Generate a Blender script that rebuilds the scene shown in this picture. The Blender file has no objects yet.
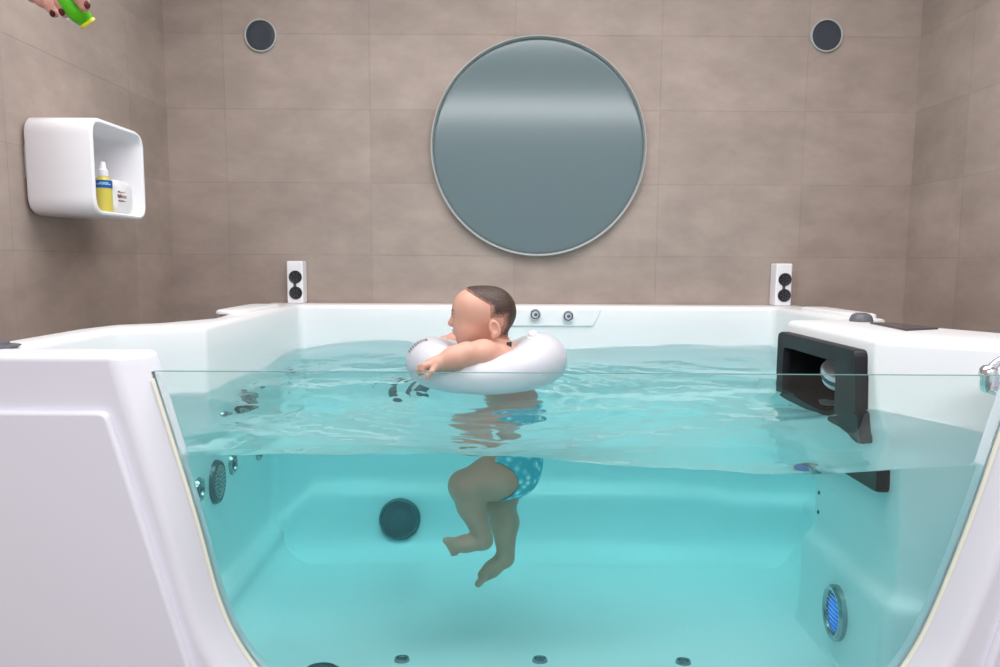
import bpy, bmesh, math, random
import numpy as np
from mathutils import Vector, Matrix, noise as mnoise

random.seed(4)
S = bpy.context.scene
COL = S.collection
PI = math.pi

# ------------------------------------------------------------------ helpers
def lin(r, g, b):
    def f(c):
        c = c / 255.0
        return c / 12.92 if c <= 0.04045 else ((c + 0.055) / 1.055) ** 2.4
    return (f(r), f(g), f(b), 1.0)

def new_mat(name):
    m = bpy.data.materials.new(name)
    m.use_nodes = True
    nt = m.node_tree
    for n in list(nt.nodes):
        nt.nodes.remove(n)
    out = nt.nodes.new('ShaderNodeOutputMaterial')
    return m, nt, out

def pbr(name, color, rough=0.5, metal=0.0, spec=0.5, coat=0.0, noise=0.0, nscale=20.0,
        bump=0.0, sss=0.0, emis=None, estr=0.0, trans=0.0, ior=1.45, coatr=0.05):
    m, nt, out = new_mat(name)
    b = nt.nodes.new('ShaderNodeBsdfPrincipled')
    b.inputs['Base Color'].default_value = color
    b.inputs['Roughness'].default_value = rough
    b.inputs['Metallic'].default_value = metal
    b.inputs['Specular IOR Level'].default_value = spec
    b.inputs['IOR'].default_value = ior
    b.inputs['Coat Weight'].default_value = coat
    b.inputs['Coat Roughness'].default_value = coatr
    b.inputs['Transmission Weight'].default_value = trans
    if sss:
        b.inputs['Subsurface Weight'].default_value = sss
        b.inputs['Subsurface Radius'].default_value = (0.012, 0.005, 0.003)
        b.inputs['Subsurface Scale'].default_value = 0.6
    if emis:
        b.inputs['Emission Color'].default_value = emis
        b.inputs['Emission Strength'].default_value = estr
    if noise or bump:
        tc = nt.nodes.new('ShaderNodeTexCoord')
        nz = nt.nodes.new('ShaderNodeTexNoise')
        nz.inputs['Scale'].default_value = nscale
        nz.inputs['Detail'].default_value = 5
        nt.links.new(tc.outputs['Object'], nz.inputs['Vector'])
        if noise:
            mx = nt.nodes.new('ShaderNodeMix'); mx.data_type = 'RGBA'
            mx.inputs[6].default_value = tuple(c * (1 - noise) for c in color[:3]) + (1,)
            mx.inputs[7].default_value = tuple(min(1, c * (1 + noise)) for c in color[:3]) + (1,)
            nt.links.new(nz.outputs['Fac'], mx.inputs[0])
            nt.links.new(mx.outputs[2], b.inputs['Base Color'])
        if bump:
            bp = nt.nodes.new('ShaderNodeBump')
            bp.inputs['Strength'].default_value = bump
            bp.inputs['Distance'].default_value = 0.004
            nt.links.new(nz.outputs['Fac'], bp.inputs['Height'])
            nt.links.new(bp.outputs['Normal'], b.inputs['Normal'])
    nt.links.new(b.outputs[0], out.inputs['Surface'])
    return m

def tile_mat(name, ax_u, u0, wid, row=0.286, z0=1.142, vertical=True, cols=((170, 155, 146), (162, 147, 138), (157, 146, 138))):
    m, nt, out = new_mat(name)
    L = nt.links.new
    tc = nt.nodes.new('ShaderNodeTexCoord')
    sp = nt.nodes.new('ShaderNodeSeparateXYZ')
    L(tc.outputs['Object'], sp.inputs[0])
    cb = nt.nodes.new('ShaderNodeCombineXYZ')
    a1 = nt.nodes.new('ShaderNodeMath'); a1.operation = 'ADD'
    a1.inputs[1].default_value = -u0 + wid * 20
    L(sp.outputs[ax_u], a1.inputs[0])
    a2 = nt.nodes.new('ShaderNodeMath'); a2.operation = 'ADD'
    a2.inputs[1].default_value = -z0 + row * 40
    L(sp.outputs['Z' if vertical else 'Y'], a2.inputs[0])
    L(a1.outputs[0], cb.inputs[0]); L(a2.outputs[0], cb.inputs[1])
    br = nt.nodes.new('ShaderNodeTexBrick')
    br.offset = 0.0; br.squash = 1.0
    br.inputs['Scale'].default_value = 1.0
    br.inputs['Mortar Size'].default_value = 0.0017
    br.inputs['Mortar Smooth'].default_value = 0.3
    br.inputs['Brick Width'].default_value = wid
    br.inputs['Row Height'].default_value = row
    br.inputs['Color1'].default_value = lin(*cols[0])
    br.inputs['Color2'].default_value = lin(*cols[1])
    br.inputs['Mortar'].default_value = lin(*cols[2])
    L(cb.outputs[0], br.inputs['Vector'])
    # cement-like mottling
    n1 = nt.nodes.new('ShaderNodeTexNoise'); n1.inputs['Scale'].default_value = 5.0
    n1.inputs['Detail'].default_value = 7; n1.inputs['Roughness'].default_value = 0.62
    mp = nt.nodes.new('ShaderNodeMapping'); mp.inputs['Scale'].default_value = (1, 1, 1.7)
    L(tc.outputs['Object'], mp.inputs[0]); L(mp.outputs[0], n1.inputs['Vector'])
    r1 = nt.nodes.new('ShaderNodeValToRGB')
    r1.color_ramp.elements[0].position = 0.36; r1.color_ramp.elements[0].color = (0.87, 0.87, 0.87, 1)
    r1.color_ramp.elements[1].position = 0.68; r1.color_ramp.elements[1].color = (1.09, 1.085, 1.08, 1)
    L(n1.outputs['Fac'], r1.inputs[0])
    mx = nt.nodes.new('ShaderNodeMix'); mx.data_type = 'RGBA'; mx.blend_type = 'MULTIPLY'
    mx.inputs[0].default_value = 1.0
    L(br.outputs['Color'], mx.inputs[6]); L(r1.outputs[0], mx.inputs[7])
    b = nt.nodes.new('ShaderNodeBsdfPrincipled')
    b.inputs['Roughness'].default_value = 0.6
    b.inputs['Specular IOR Level'].default_value = 0.25
    L(mx.outputs[2], b.inputs['Base Color'])
    bp = nt.nodes.new('ShaderNodeBump'); bp.inputs['Strength'].default_value = 0.5
    bp.inputs['Distance'].default_value = 0.002; bp.invert = True
    L(br.outputs['Fac'], bp.inputs['Height']); L(bp.outputs[0], b.inputs['Normal'])
    L(b.outputs[0], out.inputs['Surface'])
    return m

def link(name, me, parent=None, mat=None, smooth=True):
    o = bpy.data.objects.new(name, me)
    COL.objects.link(o)
    if parent:
        o.parent = parent
    if mat:
        me.materials.append(mat)
    if smooth:
        for p in me.polygons:
            p.use_smooth = True
    return o

def mk(name, verts, faces, mat, parent=None, smooth=True, fix=True):
    me = bpy.data.meshes.new(name)
    me.from_pydata([tuple(v) for v in verts], [], faces)
    if fix:
        bm = bmesh.new(); bm.from_mesh(me)
        bmesh.ops.recalc_face_normals(bm, faces=bm.faces[:])
        bm.to_mesh(me); bm.free()
    me.update()
    return link(name, me, parent, mat, smooth)

def auto(o, ang=35):
    me = o.data
    bm = bmesh.new(); bm.from_mesh(me)
    for e in bm.edges:
        if len(e.link_faces) == 2 and e.calc_face_angle(0) > math.radians(ang):
            e.smooth = False
    bm.to_mesh(me); bm.free()
    return o

def bevel(o, w, seg=3, ang=35):
    md = o.modifiers.new('bevel', 'BEVEL')
    md.width = w; md.segments = seg; md.limit_method = 'ANGLE'; md.angle_limit = math.radians(ang)
    md.harden_normals = False
    return o

def empty(name, loc, label=None, cat=None, group=None):
    o = bpy.data.objects.new(name, None)
    o.location = loc; o.empty_display_size = 0.05
    COL.objects.link(o)
    if label: tag(o, label, cat, group)
    return o

def tag(o, label=None, cat=None, group=None, kind=None):
    if label: o['label'] = label
    if cat: o['category'] = cat
    if group: o['group'] = group
    if kind: o['kind'] = kind
    return o

def box(name, lo, hi, mat, parent=None, bev=0.0, smooth=False, seg=3):
    x0, y0, z0 = lo; x1, y1, z1 = hi
    v = [(x0, y0, z0), (x1, y0, z0), (x1, y1, z0), (x0, y1, z0), (x0, y0, z1), (x1, y0, z1), (x1, y1, z1), (x0, y1, z1)]
    f = [(0, 3, 2, 1), (4, 5, 6, 7), (0, 1, 5, 4), (1, 2, 6, 5), (2, 3, 7, 6), (3, 0, 4, 7)]
    o = mk(name, v, f, mat, parent, smooth)
    if bev:
        for p in o.data.polygons: p.use_smooth = True
        bevel(o, bev, seg); 
        wn = o.modifiers.new('wn', 'WEIGHTED_NORMAL')
    return o

def frame_of(axis):
    n = Vector(axis).normalized()
    a = Vector((0, 0, 1)) if abs(n.z) < 0.9 else Vector((1, 0, 0))
    u = n.cross(a).normalized()
    w = n.cross(u).normalized()
    return u, w, n

def lathe_data(profile, origin, axis, seg=48, sx=1.0, sy=1.0):
    u, w, n = frame_of(axis)
    O = Vector(origin)
    vs, fs, rings = [], [], []
    for (r, h) in profile:
        if r < 1e-6:
            rings.append([len(vs)]); vs.append(O + n * h)
        else:
            ring = []
            for i in range(seg):
                a = 2 * PI * i / seg
                ring.append(len(vs)); vs.append(O + u * (r * math.cos(a) * sx) + w * (r * math.sin(a) * sy) + n * h)
            rings.append(ring)
    for A, B in zip(rings, rings[1:]):
        for i in range(seg):
            j = (i + 1) % seg
            if len(A) == 1 and len(B) == 1: continue
            if len(A) == 1: fs.append((A[0], B[i], B[j]))
            elif len(B) == 1: fs.append((A[i], A[j], B[0]))
            else: fs.append((A[i], A[j], B[j], B[i]))
    return vs, fs

def lathe(name, profile, origin, axis, mat, parent=None, seg=48, ang=40, sx=1.0, sy=1.0):
    vs, fs = lathe_data(profile, origin, axis, seg, sx, sy)
    return auto(mk(name, vs, fs, mat, parent), ang)

def tube_data(pts, rad, seg=16, caps=True):
    pts = [Vector(p) for p in pts]
    n = len(pts)
    if not hasattr(rad, '__len__'): rad = [rad] * n
    vs, fs = [], []
    pu = None
    for i, p in enumerate(pts):
        t = (pts[min(i + 1, n - 1)] - pts[max(i - 1, 0)]).normalized()
        if pu is None:
            pu = frame_of(t)[0]
        pu = (pu - t * pu.dot(t)).normalized()
        w = t.cross(pu)
        for k in range(seg):
            a = 2 * PI * k / seg
            vs.append(p + (pu * math.cos(a) + w * math.sin(a)) * rad[i])
    for i in range(n - 1):
        for k in range(seg):
            j = (k + 1) % seg
            fs.append((i * seg + k, i * seg + j, (i + 1) * seg + j, (i + 1) * seg + k))
    if caps:
        fs.append(tuple(range(seg))[::-1]); fs.append(tuple((n - 1) * seg + k for k in range(seg)))
    return vs, fs

def spline(pts, n=8):
    P = [Vector(p) for p in pts]
    out = []
    for i in range(len(P) - 1):
        p0, p1, p2, p3 = P[max(i - 1, 0)], P[i], P[i + 1], P[min(i + 2, len(P) - 1)]
        for k in range(n):
            t = k / n
            out.append(0.5 * ((2 * p1) + (p2 - p0) * t + (2 * p0 - 5 * p1 + 4 * p2 - p3) * t * t + (3 * p1 - p0 - 3 * p2 + p3) * t ** 3))
    out.append(P[-1])
    return out

def roundpoly(pts, rad, closed=False, seg=8):
    """polyline with corners rounded (2-D)"""
    n = len(pts); out = []
    for i, p in enumerate(pts):
        r = rad[i] if hasattr(rad, '__len__') else rad
        if (not closed and i in (0, n - 1)) or r <= 0:
            out.append(Vector(p)); continue
        p = Vector(p); a = Vector(pts[(i - 1) % n]); b = Vector(pts[(i + 1) % n])
        da = (a - p); db = (b - p)
        ang = da.angle(db)
        d = min(r / math.tan(ang / 2), da.length * 0.48, db.length * 0.48)
        s, e = p + da.normalized() * d, p + db.normalized() * d
        for k in range(seg + 1):
            t = k / seg
            out.append(s * (1 - t) ** 2 + p * 2 * t * (1 - t) + e * t * t)
    return out

# ------------------------------------------------------------------ signed-distance bodies (one continuous surface)
class SDF:
    def __init__(s, lo, hi, h):
        s.h = h; s.lo = np.array(lo, float)
        s.n = np.ceil((np.array(hi) - s.lo) / h).astype(int) + 1
        s.f = np.full(tuple(s.n), 0.2, dtype=np.float32)
    def region(s, lo, hi, pad):
        a = np.maximum(np.floor((np.array(lo) - pad - s.lo) / s.h).astype(int), 0)
        b = np.minimum(np.ceil((np.array(hi) + pad - s.lo) / s.h).astype(int) + 1, s.n)
        sl = tuple(slice(int(a[i]), int(b[i])) for i in range(3))
        g = [(np.arange(a[i], b[i], dtype=np.float32) * s.h + s.lo[i]) for i in range(3)]
        X = g[0][:, None, None]; Y = g[1][None, :, None]; Z = g[2][None, None, :]
        return sl, X, Y, Z
    def join(s, sl, d, k):
        f = s.f[sl]
        if k > 0:
            hh = np.maximum(k - np.abs(f - d), 0) / k
            s.f[sl] = np.minimum(f, d) - hh * hh * k * 0.25
        else:
            s.f[sl] = np.minimum(f, d)
    def cut(s, sl, d, k):
        f = s.f[sl]; g = -d
        hh = np.maximum(k - np.abs(f - g), 0) / k
        s.f[sl] = np.maximum(f, g) + hh * hh * k * 0.25
    def cone(s, a, b, r1, r2, k=0.02):
        a = np.array(a, float); b = np.array(b, float); R = max(r1, r2)
        sl, X, Y, Z = s.region(np.minimum(a, b) - R, np.maximum(a, b) + R, 0.05)
        ba = b - a; L2 = max(ba @ ba, 1e-12)
        t = ((X - a[0]) * ba[0] + (Y - a[1]) * ba[1] + (Z - a[2]) * ba[2]) / L2
        t = np.clip(t, 0, 1)
        d = np.sqrt((X - a[0] - ba[0] * t) ** 2 + (Y - a[1] - ba[1] * t) ** 2 + (Z - a[2] - ba[2] * t) ** 2) - (r1 + (r2 - r1) * t)
        s.join(sl, d, k)
    def chain(s, pts, rs, k=0.02):
        for i in range(len(pts) - 1):
            s.cone(pts[i], pts[i + 1], rs[i], rs[i + 1], k)
    def ell_d(s, c, r, R=None, pad=0.05):
        c = np.array(c, float); r = np.array(r, float); m = r.max()
        sl, X, Y, Z = s.region(c - m, c + m, pad)
        dx, dy, dz = X - c[0], Y - c[1], Z - c[2]
        if R is None: R = np.eye(3)
        R = np.array(R)
        p = [(R[i][0] * dx + R[i][1] * dy + R[i][2] * dz) / r[i] for i in range(3)]
        k0 = np.sqrt(p[0] ** 2 + p[1] ** 2 + p[2] ** 2)
        k1 = np.sqrt((p[0] / r[0]) ** 2 + (p[1] / r[1]) ** 2 + (p[2] / r[2]) ** 2) + 1e-9
        return sl, k0 * (k0 - 1.0) / k1
    def ell(s, c, r, k=0.02, R=None):
        sl, d = s.ell_d(c, r, R); s.join(sl, d, k)
    def dig(s, c, r, k=0.006, R=None):
        sl, d = s.ell_d(c, r, R, 0.02); s.cut(sl, d, k)
    def grid(s):
        g = [(np.arange(s.n[i], dtype=np.float32) * s.h + s.lo[i]) for i in range(3)]
        return g[0][:, None, None], g[1][None, :, None], g[2][None, None, :]
    def mesh(s, f=None):
        f = s.f if f is None else f
        ins = f < 0
        nx, ny, nz = f.shape
        cnt = np.zeros((nx - 1, ny - 1, nz - 1), np.int8)
        for i in (0, 1):
            for j in (0, 1):
                for k in (0, 1):
                    cnt += ins[i:nx - 1 + i, j:ny - 1 + j, k:nz - 1 + k]
        act = (cnt > 0) & (cnt < 8)
        ci = np.argwhere(act)
        idx = np.full(act.shape, -1, np.int64); idx[act] = np.arange(len(ci))
        acc = np.zeros((len(ci), 3)); num = np.zeros(len(ci))
        corners = [(i, j, k) for i in (0, 1) for j in (0, 1) for k in (0, 1)]
        val = {c: f[ci[:, 0] + c[0], ci[:, 1] + c[1], ci[:, 2] + c[2]].astype(float) for c in corners}
        for c in corners:
            for ax in range(3):
                if c[ax] == 0:
                    d = list(c); d[ax] = 1; d = tuple(d)
                    v0, v1 = val[c], val[d]
                    m = (v0 < 0) != (v1 < 0)
                    t = np.where(m, v0 / np.where(m, v0 - v1, 1), 0)
                    p = np.tile(np.array(c, float), (len(ci), 1)); p[:, ax] = t
                    acc[m] += p[m]; num[m] += 1
        V = s.lo + (ci + acc / num[:, None]) * s.h
        quads = []
        for ax in range(3):
            a, b = [(1, 2), (2, 0), (0, 1)][ax]
            sl0 = [slice(None)] * 3; sl1 = [slice(None)] * 3
            sl0[ax] = slice(0, -1); sl1[ax] = slice(1, None)
            A, B = ins[tuple(sl0)], ins[tuple(sl1)]
            e = np.argwhere(A != B)
            m = (e[:, a] > 0) & (e[:, b] > 0) & (e[:, a] < f.shape[a] - 1) & (e[:, b] < f.shape[b] - 1)
            e = e[m]
            da = np.zeros(3, int); da[a] = 1; db = np.zeros(3, int); db[b] = 1
            q = [e - da - db, e - db, e, e - da]
            q = np.stack([idx[x[:, 0], x[:, 1], x[:, 2]] for x in q], 1)
            flip = ~A[e[:, 0], e[:, 1], e[:, 2]]
            q[flip] = q[flip][:, ::-1]
            quads.append(q)
        Q = np.concatenate(quads)
        Q = Q[(Q >= 0).all(1)]
        return V, Q

def sdf_obj(name, V, Q, mat, parent=None, keep=None, smooth_it=2):
    me = bpy.data.meshes.new(name)
    me.from_pydata(V.tolist(), [], Q.tolist())
    me.update()
    bm = bmesh.new(); bm.from_mesh(me)
    for _ in range(smooth_it):
        bmesh.ops.smooth_vert(bm, verts=bm.verts[:], factor=0.4, use_axis_x=True, use_axis_y=True, use_axis_z=True)
    bmesh.ops.recalc_face_normals(bm, faces=bm.faces[:])
    bm.to_mesh(me); bm.free()
    return link(name, me, parent, mat)

# ------------------------------------------------------------------ materials
M = {}
M['acrylic'] = pbr('white_acrylic', (0.85, 0.85, 0.86, 1), 0.32, spec=0.45)
M['panel'] = pbr('white_panel', (0.83, 0.83, 0.90, 1), 0.36, spec=0.45)
M['white'] = pbr('white_plastic', (0.86, 0.85, 0.88, 1), 0.3)
M['matte_white'] = pbr('matte_white', (0.82, 0.81, 0.82, 1), 0.55)
M['chrome'] = pbr('chrome', (0.82, 0.83, 0.85, 1), 0.16, metal=1)
M['jet'] = pbr('jet_grey', (0.10, 0.165, 0.185, 1), 0.3, metal=0.3)
M['jet_light'] = pbr('jet_steel', (0.35, 0.42, 0.44, 1), 0.22, metal=0.9)
M['jet_dot'] = pbr('jet_pale', (0.5, 0.55, 0.55, 1), 0.3, metal=0.2)
M['disc'] = pbr('suction_cover_grey', (0.022, 0.15, 0.175, 1), 0.45)
M['black'] = pbr('black_plastic', (0.015, 0.016, 0.020, 1), 0.42, spec=0.3)
M['void'] = pbr('dark_recess', (0.008, 0.008, 0.01, 1), 0.7)
M['slate'] = pbr('slate_grey_plastic', (0.12, 0.12, 0.135, 1), 0.4, noise=0.25, nscale=60)
M['panel_dark'] = pbr('dark_glass_panel', (0.055, 0.05, 0.065, 1), 0.15)
M['seal'] = pbr('cream_sealant', lin(246, 246, 228), 0.5)
M['vinyl'] = pbr('white_vinyl', (0.64, 0.64, 0.69, 1), 0.35, sss=0.0, coat=0.15)
M['skin'] = pbr('baby_skin', lin(214, 164, 144), 0.45, noise=0.08, nscale=30, sss=0.15)
M['skin2'] = pbr('adult_skin', lin(214, 158, 142), 0.45, noise=0.12, nscale=40, sss=0.1)
def hair_mat():
    m, nt, out = new_mat('baby_hair'); L = nt.links.new
    at_ = nt.nodes.new('ShaderNodeAttribute'); at_.attribute_name = 'hair_cover'
    tc = nt.nodes.new('ShaderNodeTexCoord')
    nz = nt.nodes.new('ShaderNodeTexNoise'); nz.inputs['Scale'].default_value = 260; nz.inputs['Detail'].default_value = 3
    L(tc.outputs['Object'], nz.inputs['Vector'])
    ad_ = nt.nodes.new('ShaderNodeMath'); ad_.operation = 'MULTIPLY_ADD'; ad_.inputs[1].default_value = 0.9; ad_.inputs[2].default_value = -0.45
    L(nz.outputs['Fac'], ad_.inputs[0])
    su = nt.nodes.new('ShaderNodeMath'); su.operation = 'ADD'; su.use_clamp = True
    L(at_.outputs['Fac'], su.inputs[0]); L(ad_.outputs[0], su.inputs[1])
    mx = nt.nodes.new('ShaderNodeMix'); mx.data_type = 'RGBA'
    mx.inputs[6].default_value = lin(208, 154, 132); mx.inputs[7].default_value = lin(56, 39, 33)
    L(su.outputs[0], mx.inputs[0])
    b = nt.nodes.new('ShaderNodeBsdfPrincipled'); b.inputs['Roughness'].default_value = 0.55
    L(mx.outputs[2], b.inputs['Base Color']); L(b.outputs[0], out.inputs['Surface'])
    return m
M['hair'] = hair_mat()
M['eye'] = pbr('eye', (0.02, 0.015, 0.012, 1), 0.1)
M['lips'] = pbr('lips', lin(200, 122, 112), 0.4)
M['sclera'] = pbr('eye_white', (0.75, 0.74, 0.73, 1), 0.15)
M['brow'] = pbr('brow_hair', lin(120, 88, 72), 0.7)
M['nail'] = pbr('dark_nail_polish', lin(92, 40, 42), 0.2)
M['sleeve'] = pbr('sleeve_cloth', lin(215, 215, 222), 0.85, bump=0.3, nscale=200)
M['green'] = pbr('lime_green', lin(88, 205, 10), 0.25, coat=0.4)
M['yellow'] = pbr('yellow_tip', lin(238, 232, 60), 0.35)
M['oil'] = pbr('yellow_oil', lin(205, 190, 84), 0.15, coat=0.3)
M['blue_label'] = pbr('blue_label', lin(22, 84, 160), 0.4)
M['pale_ink'] = pbr('pale_ink', lin(150, 195, 225), 0.5)
M['cloth'] = pbr('white_towel', (0.8, 0.79, 0.8, 1), 0.9, bump=0.5, nscale=220)
M['brown_ink'] = pbr('brown_ink', lin(128, 84, 84), 0.7)
M['dark_ink'] = pbr('dark_ink', lin(50, 50, 58), 0.5)
M['grille'] = pbr('speaker_black', (0.02, 0.021, 0.026, 1), 0.45)
M['grille_mid'] = pbr('speaker_grey', (0.09, 0.09, 0.10, 1), 0.4)
M['spoke'] = pbr('speaker_spoke', (0.06, 0.062, 0.07, 1), 0.4)
M['port_glass'] = pbr('slate_port_glass', lin(60, 66, 74), 0.3, spec=0.4)
M['pale_trim'] = pbr('pale_trim', lin(176, 178, 176), 0.4)
M['mirror'] = pbr('blue_grey_glass', lin(97, 115, 118), 0.14, spec=0.8)
M['led'] = pbr('blue_lamp', lin(40, 110, 230), 0.3, emis=(0.05, 0.25, 1.0, 1), estr=0.8)
M['floor'] = tile_mat('floor_tile', 'X', 0, 0.6, row=0.6, z0=0, vertical=False, cols=((116, 106, 101), (108, 99, 94), (96, 90, 86)))
M['ceiling'] = pbr('ceiling_white', (0.8, 0.79, 0.79, 1), 0.8)
M['teal'] = pbr('teal_float', lin(30, 120, 140), 0.4)

# glass pane
def glass_mat():
    m, nt, out = new_mat('clear_glass')
    g = nt.nodes.new('ShaderNodeBsdfGlass'); g.inputs['Roughness'].default_value = 0.0
    g.inputs['IOR'].default_value = 1.45; g.inputs['Color'].default_value = (0.985, 1.0, 0.995, 1)
    v = nt.nodes.new('ShaderNodeVolumeAbsorption'); v.inputs['Color'].default_value = (0.35, 0.85, 0.75, 1)
    v.inputs['Density'].default_value = 7.0
    nt.links.new(g.outputs[0], out.inputs['Surface']); nt.links.new(v.outputs[0], out.inputs['Volume'])
    return m
def water_mat():
    m, nt, out = new_mat('turquoise_water')
    g = nt.nodes.new('ShaderNodeBsdfGlass'); g.inputs['Roughness'].default_value = 0.0
    g.inputs['IOR'].default_value = 1.333; g.inputs['Color'].default_value = (1, 1, 1, 1)
    v = nt.nodes.new('ShaderNodeVolumeAbsorption'); v.inputs['Color'].default_value = (0.0, 0.948, 0.968, 1)
    v.inputs['Density'].default_value = 0.61
    nt.links.new(g.outputs[0], out.inputs['Surface']); nt.links.new(v.outputs[0], out.inputs['Volume'])
    return m
M['glass_edge'] = pbr('ground_glass_edge', lin(78, 128, 126), 0.4)
M['glass'] = glass_mat(); M['water'] = water_mat()

def diaper_mat():
    m, nt, out = new_mat('swim_diaper_cloth')
    L = nt.links.new
    tc = nt.nodes.new('ShaderNodeTexCoord')
    vo = nt.nodes.new('ShaderNodeTexVoronoi'); vo.inputs['Scale'].default_value = 55
    L(tc.outputs['Object'], vo.inputs['Vector'])
    r = nt.nodes.new('ShaderNodeValToRGB')
    r.color_ramp.elements[0].color = lin(215, 245, 250); r.color_ramp.elements[0].position = 0.12
    r.color_ramp.elements[1].color = lin(100, 215, 228); r.color_ramp.elements[1].position = 0.3
    e = r.color_ramp.elements.new(0.62); e.color = lin(20, 180, 200)
    L(vo.outputs['Distance'], r.inputs[0])
    b = nt.nodes.new('ShaderNodeBsdfPrincipled'); b.inputs['Roughness'].default_value = 0.7
    L(r.outputs[0], b.inputs['Base Color']); L(b.outputs[0], out.inputs['Surface'])
    return m
M['diaper'] = diaper_mat()

# ------------------------------------------------------------------ room
XL, XR, YB, YF, ZC = -1.31, 1.65, 2.84, -1.6, 2.5
def wall(name, lo, hi, mat):
    o = box(name, lo, hi, mat); tag(o, kind='structure'); return o
wall('wall_back', (XL - 0.1, YB, 0), (XR + 0.1, YB + 0.1, ZC), tile_mat('tile_back', 'X', -0.506, 0.573))
wall('wall_left', (XL - 0.1, YF, 0), (XL, YB, ZC), tile_mat('tile_left', 'Y', 2.555, 0.65))
wall('wall_right', (XR, YF, 0), (XR + 0.1, YB, ZC), tile_mat('tile_right', 'Y', 2.525, 0.65))
wall('floor', (XL - 0.1, YF, -0.1), (XR + 0.1, YB + 0.1, 0), M['floor'])
wall('ceiling', (XL - 0.1, YF, ZC), (XR + 0.1, YB + 0.1, ZC + 0.1), M['ceiling'])

# ------------------------------------------------------------------ wall fittings
mc = (0.160, 1.568)
mir = empty('round_mirror', (mc[0], YB, mc[1] - 0.44), 'large round blue-grey glass mirror with thin white rim on the back wall', 'mirror')
def at(o):  # parent offset helper: children are built in world coordinates
    return o.location.copy()
def reparent(child, root):
    child.parent = root
    child.matrix_parent_inverse = Matrix.Translation(-root.location)
    return child
R_ = 0.421
prof = [(R_ - 0.006, 0.0), (R_ - 0.006, 0.004), (R_, 0.028), (R_ + 0.002, 0.029), (R_ + 0.004, 0.028), (R_ + 0.005, 0.0)]
reparent(lathe('rim', prof, (mc[0], YB, mc[1]), (0, -1, 0), M['pale_trim'], seg=96), mir)
prof = [(R_ - 0.004, 0.0), (R_ - 0.004, 0.010), (R_ - 0.010, 0.0139), (R_ - 0.014, 0.014), (R_ - 0.03, 0.014), (R_ * 0.5, 0.014), (0, 0.014)]
reparent(lathe('mirror_glass', prof, (mc[0], YB, mc[1]), (0, -1, 0), M['mirror'], seg=96), mir)

for (cx, cz, lab) in ((-0.928, 1.992, 'small round dark wall port with pale ring, left of the big mirror'),
                      (1.279, 2.003, 'small round dark wall port with pale ring, right of the big mirror')):
    p = empty('wall_port', (cx, YB, cz - 0.066), lab, 'wall port', 'dark round ports beside the mirror')
    r = 0.057
    reparent(lathe('ring', [(r, 0.0), (r, 0.010), (r + 0.002, 0.011), (r + 0.005, 0.010), (r + 0.006, 0.0)], (cx, YB, cz), (0, -1, 0), M['pale_trim'], seg=56), p)
    reparent(lathe('port_glass', [(r + 0.001, 0.0), (r, 0.004), (r * 0.97, 0.0045), (r * 0.6, 0.003), (0, 0.002)], (cx, YB, cz), (0, -1, 0), M['port_glass'], seg=56), p)

RIM = 0.95
for (cx, lab) in ((-0.801, 'white speaker with two black round grilles on the rim, left side of the back wall'),
                  (1.134, 'white speaker with two black round grilles on the rim, right side of the back wall')):
    y0, y1 = 2.775, 2.838
    sp = empty('speaker', (cx, 2.81, RIM), lab, 'speaker', 'white speakers on the back rim')
    b = box('body', (cx - 0.032, y0, RIM + 0.0004), (cx + 0.032, y1, RIM + 0.168), M['white'], bev=0.006)
    reparent(b, sp)
    zc = [RIM + 0.105, RIM + 0.042]
    pl = mk('bridge', [(cx - 0.010 + sx * 0.013, y0 - 0.001, z) for sx, z in ((0, zc[0]), (1.55, zc[0]), (1.2, sum(zc) / 2), (1.55, zc[1]), (0, zc[1]), (0.35, sum(zc) / 2))]
            + [(cx - 0.010 + sx * 0.013, y0 + 0.004, z) for sx, z in ((0, zc[0]), (1.55, zc[0]), (1.2, sum(zc) / 2), (1.55, zc[1]), (0, zc[1]), (0.35, sum(zc) / 2))],
            [(0, 1, 2, 3, 4, 5), (11, 10, 9, 8, 7, 6)] + [(i, (i + 1) % 6, 6 + (i + 1) % 6, 6 + i) for i in range(6)], M['grille_mid'], smooth=False)
    reparent(pl, sp)
    for z in zc:
        g = lathe('grille', [(0.0255, -0.003), (0.0255, 0.003), (0.0235, 0.0045), (0.021, 0.003), (0.012, 0.0022), (0, 0.0025)], (cx + 0.003, y0, z), (0, -1, 0), M['grille'], seg=40)
        reparent(g, sp)
        vs, fs = [], []
        for k in range(6):
            a = k * PI / 3
            d = Vector((math.cos(a), 0, math.sin(a))); q = Vector((-d.z, 0, d.x))
            c0 = Vector((cx + 0.003, y0 - 0.004, z))
            b0 = len(vs)
            for (r0, wd) in ((0.005, 0.0008), (0.020, 0.0016)):
                for yy in (0, 0.003):
                    for s2 in (-1, 1):
                        vs.append(c0 + d * r0 + q * wd * s2 + Vector((0, yy, 0)))
            fs += [(b0, b0 + 1, b0 + 5, b0 + 4), (b0, b0 + 4, b0 + 6, b0 + 2), (b0 + 1, b0 + 3, b0 + 7, b0 + 5), (b0 + 4, b0 + 5, b0 + 7, b0 + 6), (b0, b0 + 2, b0 + 3, b0 + 1)]
        o = mk('spokes', vs, fs, M['spoke'], smooth=False)
        o.parent = g

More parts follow.
